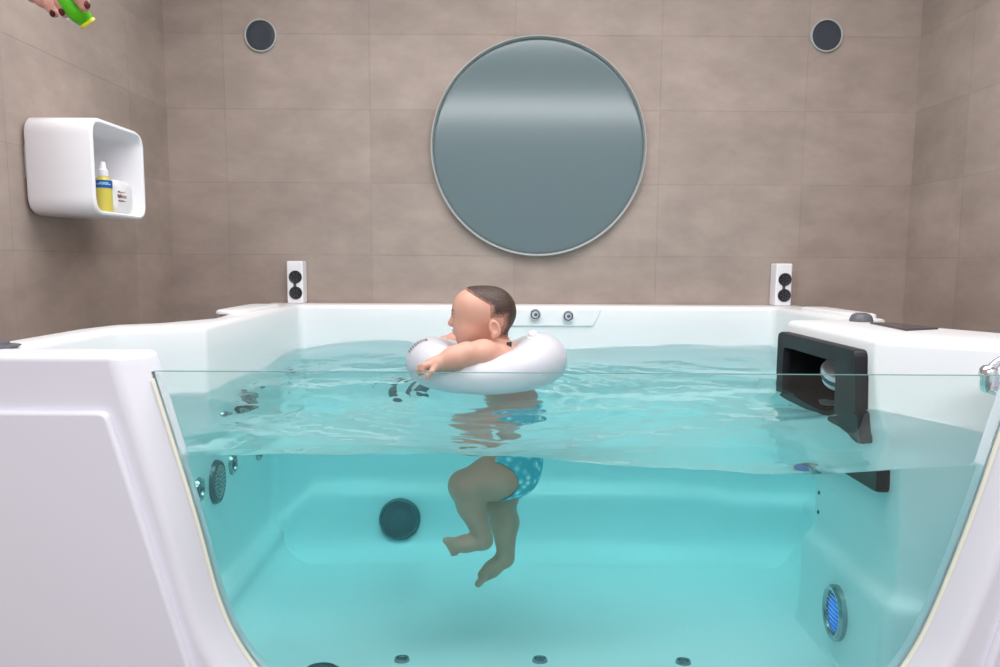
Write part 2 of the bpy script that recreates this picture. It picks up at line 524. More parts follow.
# ------------------------------------------------------------------ open white wall shelf (rounded square tube)
def rrect(y0, y1, z0, z1, r, seg=8):
    return roundpoly([(y0, z0), (y1, z0), (y1, z1), (y0, z1)], r, True, seg)
sy0, sy1, sz0, sz1 = 1.962, 2.252, 1.243, 1.513
xs0, xs1 = XL + 0.008, -1.115
oz = rrect(sy0, sy1, sz0, sz1, 0.05)
iz = rrect(sy0 + 0.014, sy1 - 0.014, sz0 + 0.014, sz1 - 0.014, 0.037)
mz = rrect(sy0 + 0.005, sy1 - 0.005, sz0 + 0.005, sz1 - 0.005, 0.046)
loops = [[(xs0, p.x, p.y) for p in mz], [(xs0 + 0.006, p.x, p.y) for p in oz], [(xs1 - 0.006, p.x, p.y) for p in oz],
         [(xs1, p.x, p.y) for p in mz], [(xs1, p.x, p.y) for p in rrect(sy0 + 0.010, sy1 - 0.010, sz0 + 0.010, sz1 - 0.010, 0.041)],
         [(xs1 - 0.005, p.x, p.y) for p in iz], [(xs0 + 0.012, p.x, p.y) for p in iz]]
n = len(oz); vs = [v for l in loops for v in l]; fs = []
for a in range(len(loops) - 1):
    for i in range(n):
        j = (i + 1) % n
        fs.append((a * n + i, a * n + j, (a + 1) * n + j, (a + 1) * n + i))
fs.append(tuple(range(n))); fs.append(tuple((len(loops) - 1) * n + i for i in range(n)))
sh = empty('wall_shelf', (XL, (sy0 + sy1) / 2, sz0), 'white open box shelf with rounded corners fixed to the left tiled wall', 'shelf')
reparent(auto(mk('shelf_box', vs, fs, M['white']), 50), sh)
reparent(box('wall_bracket', (XL, sy0 + 0.01, sz0 + 0.10), (XL + 0.012, sy0 + 0.05, sz0 + 0.19), M['pale_trim'], bev=0.003), sh)
fl = sz0 + 0.0145
bx, by = -1.155, 2.085
bo = empty('oil_bottle', (bx, by, fl), 'small yellow oil bottle with blue band and white cap inside the wall shelf', 'bottle')
reparent(lathe('body', [(0, 0), (0.019, 0), (0.022, 0.003), (0.022, 0.088), (0.020, 0.097), (0.012, 0.104), (0, 0.105)], (bx, by, fl), (0, 0, 1), M['oil'], seg=36), bo)
lb = reparent(lathe('label_band', [(0.0222, 0.070), (0.0228, 0.070), (0.0228, 0.092), (0.0222, 0.092)], (bx, by, fl), (0, 0, 1), M['blue_label'], seg=36), bo)
lb['label'] = 'blue label band with pale illegible line'
vs, fs = [], []
for (z0, z1, a0, a1) in ((0.079, 0.082, -1.9, -0.2), (0.083, 0.086, -1.6, -0.5)):
    b0 = len(vs); N = 12
    for i in range(N + 1):
        a = a0 + (a1 - a0) * i / N
        zz = 0.0012 * math.sin(i * 2.3)
        vs += [(bx + 0.0231 * math.cos(a), by + 0.0231 * math.sin(a), fl + z0 + zz), (bx + 0.0231 * math.cos(a), by + 0.0231 * math.sin(a), fl + z1 + zz)]
    fs += [(b0 + 2 * i, b0 + 2 * i + 2, b0 + 2 * i + 3, b0 + 2 * i + 1) for i in range(N)]
o = mk('lettering', vs, fs, M['pale_ink']); o.parent = lb
reparent(lathe('cap', [(0.0125, 0.104), (0.0135, 0.108), (0.0135, 0.122), (0.009, 0.127), (0.0078, 0.142), (0.006, 0.146), (0, 0.147)], (bx, by, fl), (0, 0, 1), M['white'], seg=28), bo)
# folded white towel with printed mark
ty0, ty1, tz1 = 2.125, 2.238, fl + 0.105
tp = rrect(ty0, ty1, fl + 0.001, tz1, 0.03, 6)
N = len(tp); vs, fs = [], []
xx = [-1.275, -1.27, -1.18, -1.157, -1.150]; sc = [0.86, 1, 1, 0.95, 0.84]
cy, cz = (ty0 + ty1) / 2, (fl + tz1) / 2
for x, s_ in zip(xx, sc):
    for p in tp:
        yy = cy + (p.x - cy) * s_; zz = max(fl + 0.0005, cz + (p.y - cz) * s_)
        vs.append((x + 0.004 * math.sin(zz * 90), yy, zz))
for a in range(len(xx) - 1):
    for i in range(N):
        j = (i + 1) % N; fs.append((a * N + i, a * N + j, (a + 1) * N + j, (a + 1) * N + i))
fs.append(tuple(range(N))); fs.append(tuple((len(xx) - 1) * N + i for i in range(N)))
tw = empty('towel', (-1.22, cy, fl), 'folded white towel with small brown printed mark inside the wall shelf', 'towel')
reparent(mk('cloth', vs, fs, M['cloth']), tw)
vs, fs = [], []
random.seed(8)
for (zz, y0, y1, h) in ((cz + 0.012, cy - 0.034, cy + 0.004, 0.004), (cz - 0.004, cy - 0.036, cy - 0.016, 0.011), (cz - 0.003, cy - 0.012, cy + 0.008, 0.010), (cz - 0.014, cy - 0.034, cy + 0.010, 0.004)):
    k = y0
    while k < y1:
        w_ = random.uniform(0.002, 0.005); b0 = len(vs)
        z1_ = zz + random.uniform(-0.001, 0.001)
        for (a, b) in ((k, z1_), (k + w_, z1_ + random.uniform(-0.002, 0.002)), (k + w_ * 0.9, z1_ + h), (k, z1_ + h * random.uniform(0.6, 1))):
            vs.append((-1.1465, a, b))
        for i in range(4): vs.append((vs[b0 + i][0] - 0.004, vs[b0 + i][1], vs[b0 + i][2]))
        fs += [(b0, b0 + 1, b0 + 2, b0 + 3)] + [(b0 + i, b0 + (i + 1) % 4, b0 + 4 + (i + 1) % 4, b0 + 4 + i) for i in range(4)]
        k += w_ + random.uniform(0.0015, 0.003)
reparent(mk('print', vs, fs, M['brown_ink'], smooth=False), tw)

# ------------------------------------------------------------------ the tub
tub = empty('spa_tub', (0.15, 1.9, 0.0), 'white acrylic baby spa tub with slanted sides and a glass front, full of water', 'tub')
def T(o): return reparent(o, tub)
FY0, FY1, GY0, GY1 = 1.235, 1.335, 1.288, 1.300

# U shaped opening, at the glass plane (x, z)
UL = [(-0.650, RIM), (-0.609, 0.799), (-0.568, 0.643), (-0.531, 0.483), (-0.499, 0.398), (-0.452, 0.326), (-0.385, 0.278), (-0.30, 0.262)]
UR = [(0.62, 0.262), (0.70, 0.278), (0.765, 0.318), (0.805, 0.375), (0.844, 0.470), (0.900, 0.651), (0.950, 0.846), (0.978, RIM)]
def smooth2(pts, n=5):
    return [Vector((p.x, p.y)) for p in spline([(a, b, 0) for a, b in pts], n)]
U = smooth2(UL) + [Vector((x, 0.262)) for x in (-0.1, 0.15, 0.4)] + smooth2(UR)
def offs(path, d):
    out = []
    for i, p in enumerate(path):
        t = (path[min(i + 1, len(path) - 1)] - path[max(i - 1, 0)]).normalized()
        nn = Vector((t.y, -t.x))       # to the right of travel (left top -> bottom -> right top): outwards is left/down/right
        nn = Vector((-nn.x, -nn.y)) if False else nn
        out.append(p + nn * d)
    return out
# travel goes down, right, up; outward = to the right-hand side of travel
def out_of(path, d):
    q = offs(path, d)
    mid = Vector((0.15, 0.7))
    if (q[0] - mid).length < (path[0] - mid).length: q = offs(path, -d)
    q[0].y = RIM; q[-1].y = RIM
    return q
FXL, FXR = -1.02, 1.30
def outline(path): return [Vector((FXL, RIM)), Vector((FXL, 0.0)), Vector((FXR, 0.0)), Vector((FXR, RIM))] , path
secs = [(FY0, 0.036), (GY0 + 0.002, 0.002), (FY1, 0.0)]
vs, fs = [], []
NU = len(U)
for (y, d) in secs:
    P = out_of(U, d)
    ring = [(FXL, RIM), (FXL, 0.0), (FXR, 0.0), (FXR, RIM)] + [(p.x, p.y) for p in reversed(P)]
    vs += [(a, y, b) for a, b in ring]
NR = NU + 4
for a in range(2):
    for i in range(NR):
        j = (i + 1) % NR
        fs.append((a * NR + i, a * NR + j, (a + 1) * NR + j, (a + 1) * NR + i))
fs.append(tuple(range(NR))); fs.append(tuple(2 * NR + i for i in range(NR)))
fr = mk('front_frame', vs, fs, M['panel'])
bevel(fr, 0.013, 4, 40)
fr.modifiers.new('wn', 'WEIGHTED_NORMAL')
T(fr)
# access panels: raised, rounded edges
def panel(name, quad, y0, y1, bw):
    N = len(quad)
    vs = [(a, y0, b) for a, b in quad] + [(a, y1, b) for a, b in quad]
    fs = [tuple(range(N)), tuple(range(N, 2 * N))] + [(i, (i + 1) % N, N + (i + 1) % N, N + i) for i in range(N)]
    o = mk(name, vs, fs, M['panel']); bevel(o, bw, 4, 30); o.modifiers.new('wn', 'WEIGHTED_NORMAL')
    return T(o)
qL = [(p.x, p.y) for p in roundpoly([(-1.0, 0.04), (-0.475, 0.04), (-0.694, 0.850), (-1.0, 0.850)], [0.01, 0.02, 0.02, 0.01], True, 5)]
panel('access_panel', qL, 1.220, 1.240, 0.010)
qR = [(p.x, p.y) for p in roundpoly([(0.825, 0.04), (1.28, 0.04), (1.28, 0.850), (1.030, 0.850)], [0.02, 0.01, 0.01, 0.02], True, 5)]
panel('access_panel', qR, 1.220, 1.240, 0.010)

# glass pane
GT = 0.913
G = [p for p in out_of(U, 0.008)]
pane = [Vector((-0.642, GT))] + [p for p in G if p.y < GT - 0.004] + [Vector((0.976, GT))]
N = len(pane)
vs = [(p.x, GY0, p.y) for p in pane] + [(p.x, GY1, p.y) for p in pane]
fs = [tuple(range(N)), tuple(range(N, 2 * N))] + [(i, (i + 1) % N, N + (i + 1) % N, N + i) for i in range(N)]
gp = T(mk('glass_panel', vs, fs, M['glass'], smooth=False))
gp.data.materials.append(M['glass_edge'])
for p in gp.data.polygons:
    if abs(p.normal.y) < 0.5: p.material_index = 1
# sealant strip along the pane edge (in front of it)
seal = [p for p in out_of(U, 0.0055)]
seal = [p for p in seal if p.y < GT + 0.004]
vs, fs = [], []
for p, q, r in zip(seal, [p for p in out_of(U, 0.0) if p.y < GT + 0.004], seal):
    pass
inn = [p for p in out_of(U, -0.0005)]; outp = [p for p in out_of(U, 0.0040)]
sel = [i for i in range(NU) if U[i].y < GT + 0.002]
for i in sel:
    vs += [(inn[i].x, GY0 - 0.0005, inn[i].y), (inn[i].x, GY0 - 0.004, inn[i].y), (outp[i].x, GY0 - 0.008, outp[i].y), (outp[i].x, GY0 - 0.0005, outp[i].y)]
for a in range(len(sel) - 1):
    for k in range(4):
        fs.append((a * 4 + k, a * 4 + (k + 1) % 4, (a + 1) * 4 + (k + 1) % 4, (a + 1) * 4 + k))
fs += [(0, 1, 2, 3), tuple((len(sel) - 1) * 4 + k for k in range(4))]
T(auto(mk('glass_seal', vs, fs, M['seal']), 30))

# basin ----------------------------------------------------------------
SK_Y0, SK_Y1, SK_Z0, SK_Z1 = 1.735, 2.050, 0.690, 0.873     # skimmer mouth
BYI = 2.70
inner = roundpoly([(-0.945, 1.324), (-0.95, 1.55), (-0.945, 1.735), (-0.765, 1.83), (-0.765, BYI), (1.07, BYI), (1.075, 2.15), (0.868, 2.095),
                   (0.868, SK_Y1), (0.870, SK_Y0), (0.872, 1.60), (1.063, 1.47), (1.15, 1.324)],
                  [0, 0.05, 0.05, 0.022, 0.035, 0.035, 0.03, 0.022, 0, 0, 0.022, 0.06, 0], False, 7)
# densify the long runs
d2 = []
for a, b in zip(inner, inner[1:]):
    d2.append(a)
    k = int((b - a).length / 0.12)
    skip = (abs(a.y - SK_Y1) < 1e-4 and abs(b.y - SK_Y0) < 1e-4)
    for q in range(1, k + 1):
        if not skip: d2.append(a.lerp(b, q / (k + 1)))
d2.append(inner[-1]); inner = d2
NI = len(inner)
nrm = []
for i, p in enumerate(inner):
    e0 = (inner[i] - inner[i - 1]).normalized() if i > 0 else None
    e1 = (inner[i + 1] - inner[i]).normalized() if i < NI - 1 else None
    if e0 is None: e0 = e1
    if e1 is None: e1 = e0
    n0, n1 = Vector((-e0.y, e0.x)), Vector((-e1.y, e1.x))   # travelling up the left side: left-hand normal points out (-x)
    m = (n0 + n1).normalized()
    c = max(0.45, m.dot(n0))
    nrm.append(m / c)
def sstep(a, b, t):
    t = min(1, max(0, (t - a) / (b - a))); return t * t * (3 - 2 * t)
def ledge_z(p):
    # ledge height varies round the basin
    if p.x < -0.60:
        t = min(1, max(0, (p.x + 0.765) / 0.16)); t = t * t * (3 - 2 * t)
        return 0.245 + (0.360 - 0.245) * t
    if p.x > 0.7: 
        t = min(1, max(0, (2.70 - p.y) / 0.5)); return 0.340 + 0.05 * t
    return 0.360
FLZ = 0.15
rows = []
def blockness(p):
    # the skimmer block has nearly straight lower sides
    if p.x < 0.8: return 0.0
    return sstep(2.30, 2.10, p.y)
def near_corner(p):
    return sstep(1.72, 1.62, p.y) * (1 if 0.85 < p.x < 1.09 else 0) * sstep(1.40, 1.46, p.y)
def row(fn): rows.append([fn(p, nm) for p, nm in zip(inner, nrm)])
def pt(p, nm, d, z):
    b_ = blockness(p)
    if d < -0.07: d = -0.063 + (d + 0.063) * (1 - 0.75 * b_)
    if d < 0: d *= 1 - 0.5 * b_
    q = p + nm * d
    return (q.x, q.y - 0.055 * near_corner(p) * sstep(0.76, 0.68, z), z)
row(lambda p, nm: pt(p, nm, 0.016, RIM))
row(lambda p, nm: pt(p, nm, 0.009, RIM - 0.002))
row(lambda p, nm: pt(p, nm, 0.003, RIM - 0.008))
row(lambda p, nm: pt(p, nm, 0.0, RIM - 0.018))
r_top = len(rows); row(lambda p, nm: pt(p, nm, 0.0, SK_Z1))
row(lambda p, nm: pt(p, nm, 0.0, SK_Z0))
row(lambda p, nm: pt(p, nm, -0.002, ledge_z(p) + 0.14))
row(lambda p, nm: pt(p, nm, -0.004, ledge_z(p) + 0.045))
row(lambda p, nm: pt(p, nm, -0.010, ledge_z(p) + 0.020))
row(lambda p, nm: pt(p, nm, -0.024, ledge_z(p) + 0.006))
row(lambda p, nm: pt(p, nm, -0.044, ledge_z(p) - 0.004))
row(lambda p, nm: pt(p, nm, -0.056, ledge_z(p) - 0.013))
row(lambda p, nm: pt(p, nm, -0.061, ledge_z(p) - 0.028))
for k in range(0, 9):
    a = k / 8 * PI / 2
    row(lambda p, nm, a=a: pt(p, nm, -0.063 - 0.12 * (1 - math.cos(a)), (ledge_z(p) - 0.04) - ((ledge_z(p) - 0.04) - FLZ) * math.sin(a)))
vs = [v for r in rows for v in r]; fs = []
for a in range(len(rows) - 1):
    for i in range(NI - 1):
        if a == r_top and abs(inner[i].y - SK_Y1) < 1e-4 and abs(inner[i + 1].y - SK_Y0) < 1e-4 and inner[i].x > 0.8:
            continue
        fs.append((a * NI + i, (a + 1) * NI + i, (a + 1) * NI + i + 1, a * NI + i + 1))
fb = len(vs)
vs += [(-0.98, 1.33, FLZ - 0.0006), (1.16, 1.33, FLZ - 0.0006), (1.16, 2.72, FLZ - 0.0006), (-0.98, 2.72, FLZ - 0.0006)]
fs.append((fb, fb + 1, fb + 2, fb + 3))
# rim and outer skirt
outer = [(-1.02, 1.324), (-1.03, 1.70), (-1.005, 1.83), (-0.915, 1.885), (-0.835, 2.045), (-0.848, 2.19), (-0.90, 2.24), (-0.905, 2.836), (1.205, 2.836), (1.20, 2.15), (1.13, 2.10),
         (1.10, 2.07), (1.175, 1.88), (1.255, 1.73), (1.305, 1.324)]
outer = roundpoly(outer, [0, 0.05, 0.05, 0.06, 0.03, 0.02, 0.02, 0.0, 0.0, 0.02, 0.02, 0.02, 0.04, 0.06, 0], False, 4)
NO = len(outer)
b0 = len(vs)
onr = []
for i, p in enumerate(outer):
    e = (outer[min(i + 1, NO - 1)] - outer[max(i - 1, 0)]).normalized()
    onr.append(Vector((-e.y, e.x)))
for (d, z) in ((-0.012, RIM), (-0.004, RIM - 0.003), (0.0, RIM - 0.012), (0.0, RIM - 0.05), (-0.02, RIM - 0.06), (-0.02, 0.0)):
    for p, nm in zip(outer, onr):
        q = p + nm * d; vs.append((q.x, min(q.y, 2.838), z))
for a in range(5):
    for i in range(NO - 1):
        fs.append((b0 + a * NO + i, b0 + a * NO + i + 1, b0 + (a + 1) * NO + i + 1, b0 + (a + 1) * NO + i))
fs.append(tuple(range(NI)) + tuple(b0 + i for i in range(NO - 1, -1, -1)))
basin = mk('basin', vs, fs, M['acrylic'], smooth=True, fix=False)
bm = bmesh.new(); bm.from_mesh(basin.data)
bmesh.ops.triangulate(bm, faces=[f for f in bm.faces if len(f.verts) > 4])
bmesh.ops.recalc_face_normals(bm, faces=bm.faces[:])
bm.to_mesh(basin.data); bm.free()
for p in basin.data.polygons: p.use_smooth = True
auto(basin, 38)
T(basin)

# raised corner pads on the rim
def pad(name, pts, h):
    P = roundpoly(pts, 0.03, True, 5); N = len(P)
    c = sum(P, Vector((0, 0))) / N
    L = [(1.0, 0), (1.0, h * 0.55), (0.96, h * 0.85), (0.88, h)]
    vs = [(c.x + (p.x - c.x) * s_, c.y + (p.y - c.y) * (1 - (1 - s_) * 0.45), RIM + z) for s_, z in L for p in P]
    fs = [(a * N + i, a * N + (i + 1) % N, (a + 1) * N + (i + 1) % N, (a + 1) * N + i) for a in range(3) for i in range(N)]
    fs.append(tuple(3 * N + i for i in range(N))); fs.append(tuple(range(N)))
    return T(auto(mk(name, vs, fs, M['acrylic']), 50))
pad('headrest', [(-0.895, 2.20), (-0.805, 2.20), (-0.787, 2.55), (-0.895, 2.55)], 0.013)
pad('headrest', [(1.195, 2.18), (1.115, 2.18), (1.100, 2.55), (1.195, 2.55)], 0.013)
# valve plate on the back wall
P = [(-0.11, 0.872), (0.372, 0.872), (0.405, 0.938), (-0.14, 0.938)]
vs = [(a, BYI - 0.006 if b < 0.9 else BYI - 0.002, b) for a, b in P] + [(a, BYI + 0.01, b) for a, b in P]
vp = mk('valve_plate', vs, [(0, 1, 2, 3), (4, 5, 6, 7)] + [(i, (i + 1) % 4, 4 + (i + 1) % 4, 4 + i) for i in range(4)], M['acrylic']); bevel(vp, 0.004, 3)
vp.modifiers.new('wn', 'WEIGHTED_NORMAL'); T(vp)
for (x, z) in ((0.147, 0.917), (0.274, 0.911)):
    k = lathe('air_valve', [(0.022, -0.004), (0.022, 0.006), (0.019, 0.010), (0.015, 0.007), (0.013, 0.004), (0, 0.004)], (x, BYI - 0.008, z), (0, -1, 0.1), M['chrome'], seg=36)
    T(k)
    kk = lathe('valve_core', [(0.007, 0.003), (0.007, 0.008), (0.0055, 0.011), (0, 0.012)], (x + 0.002, BYI - 0.009, z), (0, -1, 0.1), M['slate'], seg=24)
    kk.parent = k

# skimmer
skx = 0.868
sk = mk('skimmer', *(lambda: (lambda o, i: (
    [(skx + 0.004, p.x, p.y) for p in o] + [(skx - 0.018, p.x, p.y) for p in o] + [(skx - 0.025, (p.x - 1.86) * 0.985 + 1.86, (p.y - 0.767) * 0.98 + 0.767) for p in o]
    + [(skx - 0.022, (p.x - 1.8925) * 1.02 + 1.8925, (p.y - 0.78) * 1.03 + 0.78) for p in i] + [(skx - 0.012, p.x, p.y) for p in i] + [(skx + 0.001, p.x, p.y) for p in i],
    [(a * len(o) + k, a * len(o) + (k + 1) % len(o), (a + 1) * len(o) + (k + 1) % len(o), (a + 1) * len(o) + k) for a in range(5) for k in range(len(o))]
    ))(roundpoly([(1.606, 0.612), (2.092, 0.612), (2.092, 0.917), (1.632, 0.917)], 0.02, True, 5),
                                                        roundpoly([(SK_Y0 + 0.001, SK_Z0 + 0.001), (SK_Y1 - 0.001, SK_Z0 + 0.001), (SK_Y1 - 0.001, SK_Z1 - 0.001), (SK_Y0 + 0.001, SK_Z1 - 0.001)], 0.02, True, 5)))(), M['black'])
auto(sk, 40); T(sk)
sk['label'] = 'black skimmer frame with dark mouth'
def throat():
    P = roundpoly([(SK_Y0 - 0.01, SK_Z0 - 0.01), (SK_Y1 + 0.01, SK_Z0 - 0.01), (SK_Y1 + 0.01, SK_Z1 + 0.01), (SK_Y0 - 0.01, SK_Z1 + 0.01)], 0.02, True, 5)
    N = len(P); vs = [(x, p.x, p.y) for x in (skx + 0.002, skx + 0.17) for p in P]
    fs = [(k, (k + 1) % N, N + (k + 1) % N, N + k) for k in range(N)] + [tuple(N + k for k in range(N))]
    return mk('skimmer_throat', vs, fs, M['void'])
o = auto(throat(), 40); o.parent = sk; o['label'] = 'dark mouth lining'
o = lathe('skimmer_float', [(0, -0.03), (0.040, -0.03), (0.05, -0.022), (0.052, 0.012), (0.046, 0.022), (0, 0.026)], (skx + 0.075, 1.895, 0.822), (-0.35, -0.65, 1), M['white'], seg=40)
o.parent = sk; o['label'] = 'white float'
o = lathe('skimmer_band', [(0.0515, -0.004), (0.0535, -0.004), (0.0535, 0.010), (0.0515, 0.010)], (skx + 0.075, 1.895, 0.822), (-0.35, -0.65, 1), M['teal'], seg=40)
o.parent = sk; o['label'] = 'teal band'

# control knobs, touch panel
def knob(x, y, r):
    k = T(lathe('control_knob', [(0, 0), (r * 1.05, 0), (r * 1.08, 0.004), (r, 0.012), (r * 0.85, 0.020), (r * 0.5, 0.025), (0, 0.026)], (x, y, RIM), (0, 0, 1), M['slate'], seg=40))
    return k
knob(1.072, 2.055, 0.030)
k2 = T(lathe('control_knob', [(0, 0), (0.052, 0), (0.054, 0.002), (0.044, 0.004), (0.036, 0.005), (0.034, 0.010), (0.030, 0.012), (0, 0.0125)], (-0.985, 1.345, RIM), (0, 0, 1), M['slate'], seg=40))
q = [(1.035, 1.765), (1.150, 1.815), (1.118, 1.965), (1.055, 1.975)]
vs = [(a, b, RIM) for a, b in q] + [(a, b, RIM + 0.005) for a, b in q]
o = mk('control_panel', vs, [(0, 1, 2, 3), (4, 5, 6, 7)] + [(i, (i + 1) % 4, 4 + (i + 1) % 4, 4 + i) for i in range(4)], M['panel_dark'], smooth=False)
bevel(o, 0.002, 2); T(o)

# wall jets
def jet(pos, axis, r, big=False):
    if big:
        o = lathe('suction_grille', [(r, -0.004), (r, 0.007), (r * 0.93, 0.014), (r * 0.85, 0.013), (r * 0.8, 0.010), (r * 0.4, 0.015), (0, 0.016)], pos, axis, M['jet'], seg=48)
        T(o)
        u, w, nn = frame_of(axis); vs, fs = [], []
        for ring, cnt in ((0.15, 6), (0.36, 12), (0.56, 18), (0.72, 24)):
            for k in range(cnt):
                a = 2 * PI * k / cnt + ring
                c = Vector(pos) + u * (r * ring * math.cos(a)) + w * (r * ring * math.sin(a)) + nn * 0.0125
                v2, f2 = lathe_data([(0.0036, 0), (0.0036, 0.0032), (0, 0.0036)], c, axis, 6)
                b0 = len(vs); vs += v2; fs += [tuple(b0 + i for i in f) for f in f2]
        d = mk('perforation', vs, fs, M['jet_dot'], smooth=False)
        d.parent = o
        return o
    o = T(lathe('jet', [(r, -0.004), (r, 0.006), (r * 0.9, 0.011), (r * 0.72, 0.010), (r * 0.62, 0.003), (r * 0.3, 0.003)], pos, axis, M['jet_light'], seg=36))
    c = lathe('nozzle', [(r * 0.64, 0.002), (r * 0.5, 0.007), (r * 0.25, 0.009), (0, 0.004)], pos, axis, M['jet'], seg=28)
    c.parent = o
    return o
wx = -0.765
jet((wx, 1.935, 0.535), (1, 0, 0), 0.031)
jet((wx, 2.085, 0.520), (1, 0, 0), 0.060, True)
jet((wx, 2.245, 0.535), (1, 0, 0), 0.031)
jet((wx, 2.545, 0.512), (1, 0, 0), 0.030)
for x in (-0.228, 0.109, 0.458):
    jet((x, 1.765, FLZ - 0.004), (0, 0, 1), 0.019)
def cover(name, pos, axis, r):
    o = T(lathe(name, [(r, -0.035), (r, 0.010), (r * 0.95, 0.018), (r * 0.88, 0.021), (r * 0.84, 0.019), (r * 0.5, 0.024), (0, 0.026)], pos, axis, M['disc'], seg=56))
    u, w, nn = frame_of(axis); vs, fs = [], []
    for k in range(5):
        v2, f2 = lathe_data([(r * (0.2 + 0.13 * k), 0.018), (r * (0.2 + 0.13 * k), 0.0255), (r * (0.23 + 0.13 * k), 0.0255), (r * (0.23 + 0.13 * k), 0.018)], pos, axis, 40)
        b0 = len(vs); vs += v2; fs += [tuple(b0 + i for i in f) for f in f2]
    c = mk('cover_rings', vs, fs, M['jet'], smooth=False); c.parent = o
    return o
cover('suction_cover', (-0.320, BYI - 0.078, 0.266), (0, -1, 0.22), 0.068)
cover('drain_cover', (-0.408, 1.672, FLZ - 0.006), (0, 0, 1), 0.048)
# underwater lamp
lx, ly, lz = 0.836, 1.80, 0.270
lo = T(lathe('tub_light', [(0.068, -0.01), (0.068, 0.010), (0.062, 0.017), (0.054, 0.016), (0.050, 0.010), (0.048, 0.004)], (lx, ly, lz), (-1, 0, 0), M['jet_light'], seg=48))
le = lathe('lens', [(0.050, 0.006), (0.04, 0.009), (0, 0.011)], (lx, ly, lz), (-1, 0, 0), M['led'], seg=40); le.parent = lo
vs, fs = [], []
for k in range(-4, 5):
    zz = k * 0.0105; hw = math.sqrt(max(0, 0.046 ** 2 - zz ** 2))
    b0 = len(vs)
    for (yy, xx_) in ((-hw, 0.008), (hw, 0.008), (hw, 0.014), (-hw, 0.014)):
        vs += [(lx - xx_, ly + yy, lz + zz - 0.0012), (lx - xx_, ly + yy, lz + zz + 0.0012)]
    for i in range(4):
        j = (i + 1) % 4
        fs.append((b0 + 2 * i, b0 + 2 * j, b0 + 2 * j + 1, b0 + 2 * i + 1))
    fs += [(b0, b0 + 2, b0 + 4, b0 + 6), (b0 + 1, b0 + 3, b0 + 5, b0 + 7)]
o = mk('lens_bars', vs, fs, M['jet_light'], smooth=False); o.parent = lo
for nm_, o_ in (('x', le),): pass
# two small screws by the block edge
for z in (0.508, 0.455):
    T(lathe('screw', [(0.006, -0.002), (0.006, 0.002), (0.003, 0.004), (0, 0.004)], (0.867, 2.055, z), (-1, 0, 0), M['jet'], seg=12))
# chrome grab handle behind the glass, at the right end of the frame
pts = spline([(0.969, 1.365, 0.885), (0.969, 1.365, 0.905), (0.979, 1.362, 0.924), (0.998, 1.352, 0.940), (1.03, 1.335, 0.956), (1.07, 1.32, 0.958)], 6)
vs, fs = tube_data(pts, 0.0085, 14)
hd = T(mk('grab_handle', vs, fs, M['chrome']))
kn = lathe('handle_knob', [(0, -0.034), (0.014, -0.034), (0.0165, -0.028), (0.0175, 0.0), (0.016, 0.010), (0.010, 0.016), (0, 0.018)], (0.969, 1.365, 0.905), (0, 0, 1), M['chrome'], seg=32)
kn.parent = hd
bk = box('handle_bracket', (0.960, 1.334, 0.868), (0.995, 1.372, 0.876), M['chrome'], bev=0.002); bk.parent = hd

# ------------------------------------------------------------------ water
def bnd(y):
    # left / right limits of the water, a little inside the tub walls
    if y < 1.735: xl = -0.975
    elif y < 1.83: xl = -0.975 + (y - 1.735) / 0.095 * 0.18
    else: xl = -0.795
    if y < 1.47: xr = 1.17 - max(0, (y - 1.335)) / 0.135 * 0.087
    elif y < 1.60: xr = 1.083 - (y - 1.47) / 0.13 * 0.10
    elif y < 2.095: xr = 0.983
    elif y < 2.15: xr = 0.983 + (y - 2.095) / 0.055 * 0.115
    else: xr = 1.098
    return xl, xr
def wave(x, y):
    h = 0.741 + 0.050 * (y - 1.30) / 1.40
    fr_ = sstep(1.6, 1.3, y); bk_ = sstep(2.2, 2.7, y)
    h += fr_ * (0.014 * math.exp(-((x + 0.30) / 0.35) ** 2) - 0.012 * math.exp(-((x - 0.42) / 0.3) ** 2))
    h += bk_ * (0.020 * math.exp(-((x + 0.40) / 0.28) ** 2) + 0.014 * math.exp(-((x - 0.78) / 0.25) ** 2) - 0.006 * math.exp(-((x - 0.3) / 0.2) ** 2) - 0.014 * math.exp(-((x + 0.77) / 0.12) ** 2))
    wx_ = x + 0.10 * mnoise.noise(Vector((x * 2.0, y * 2.0, 3.1)))
    wy_ = y + 0.10 * mnoise.noise(Vector((x * 2.0, y * 2.0, 7.7)))
    a = 0.0055 * math.sin(11.0 * (wy_ + 0.25 * wx_) + 0.6) + 0.0040 * math.sin(15.0 * (wy_ - 0.45 * wx_) + 1.9)
    r = 1 - abs(mnoise.noise(Vector((wx_ * 2.6, wy_ * 5.2, 1.3))))
    a += 0.015 * (r - 0.75)
    cal = 1 - 0.75 * sstep(0.55, 0.80, x)
    a += cal * 0.0062 * mnoise.noise(Vector((wx_ * 8, wy_ * 14, 5.5))) + cal * 0.0021 * mnoise.noise(Vector((x * 24, y * 38, 9.5)))
    a += 0.030 * math.exp(-((x - 0.98) / 0.22) ** 2 - ((y - 1.58) / 0.15) ** 2) + 0.022 * math.exp(-((x + 0.86) / 0.16) ** 2 - ((y - 1.76) / 0.2) ** 2)
    d = math.hypot((x + 0.03) / 0.23, (y - 1.915) / 0.2) - 1
    if d > -0.5: a += cal * 0.0024 * math.sin(d * 26) * math.exp(-abs(d) / 0.9)
    return h + a
NX, NY = 300, 210
ys = [GY1 + 0.0006 + (2.735 - GY1) * j / NY for j in range(NY + 1)]
vs, fs = [], []
for y in ys:
    xl, xr = bnd(y)
    for i in range(NX + 1):
        x = xl + (xr - xl) * i / NX
        vs.append((x, y, wave(x, y)))
W1 = NX + 1
for j in range(NY):
    for i in range(NX):
        fs.append((j * W1 + i, j * W1 + i + 1, (j + 1) * W1 + i + 1, (j + 1) * W1 + i))
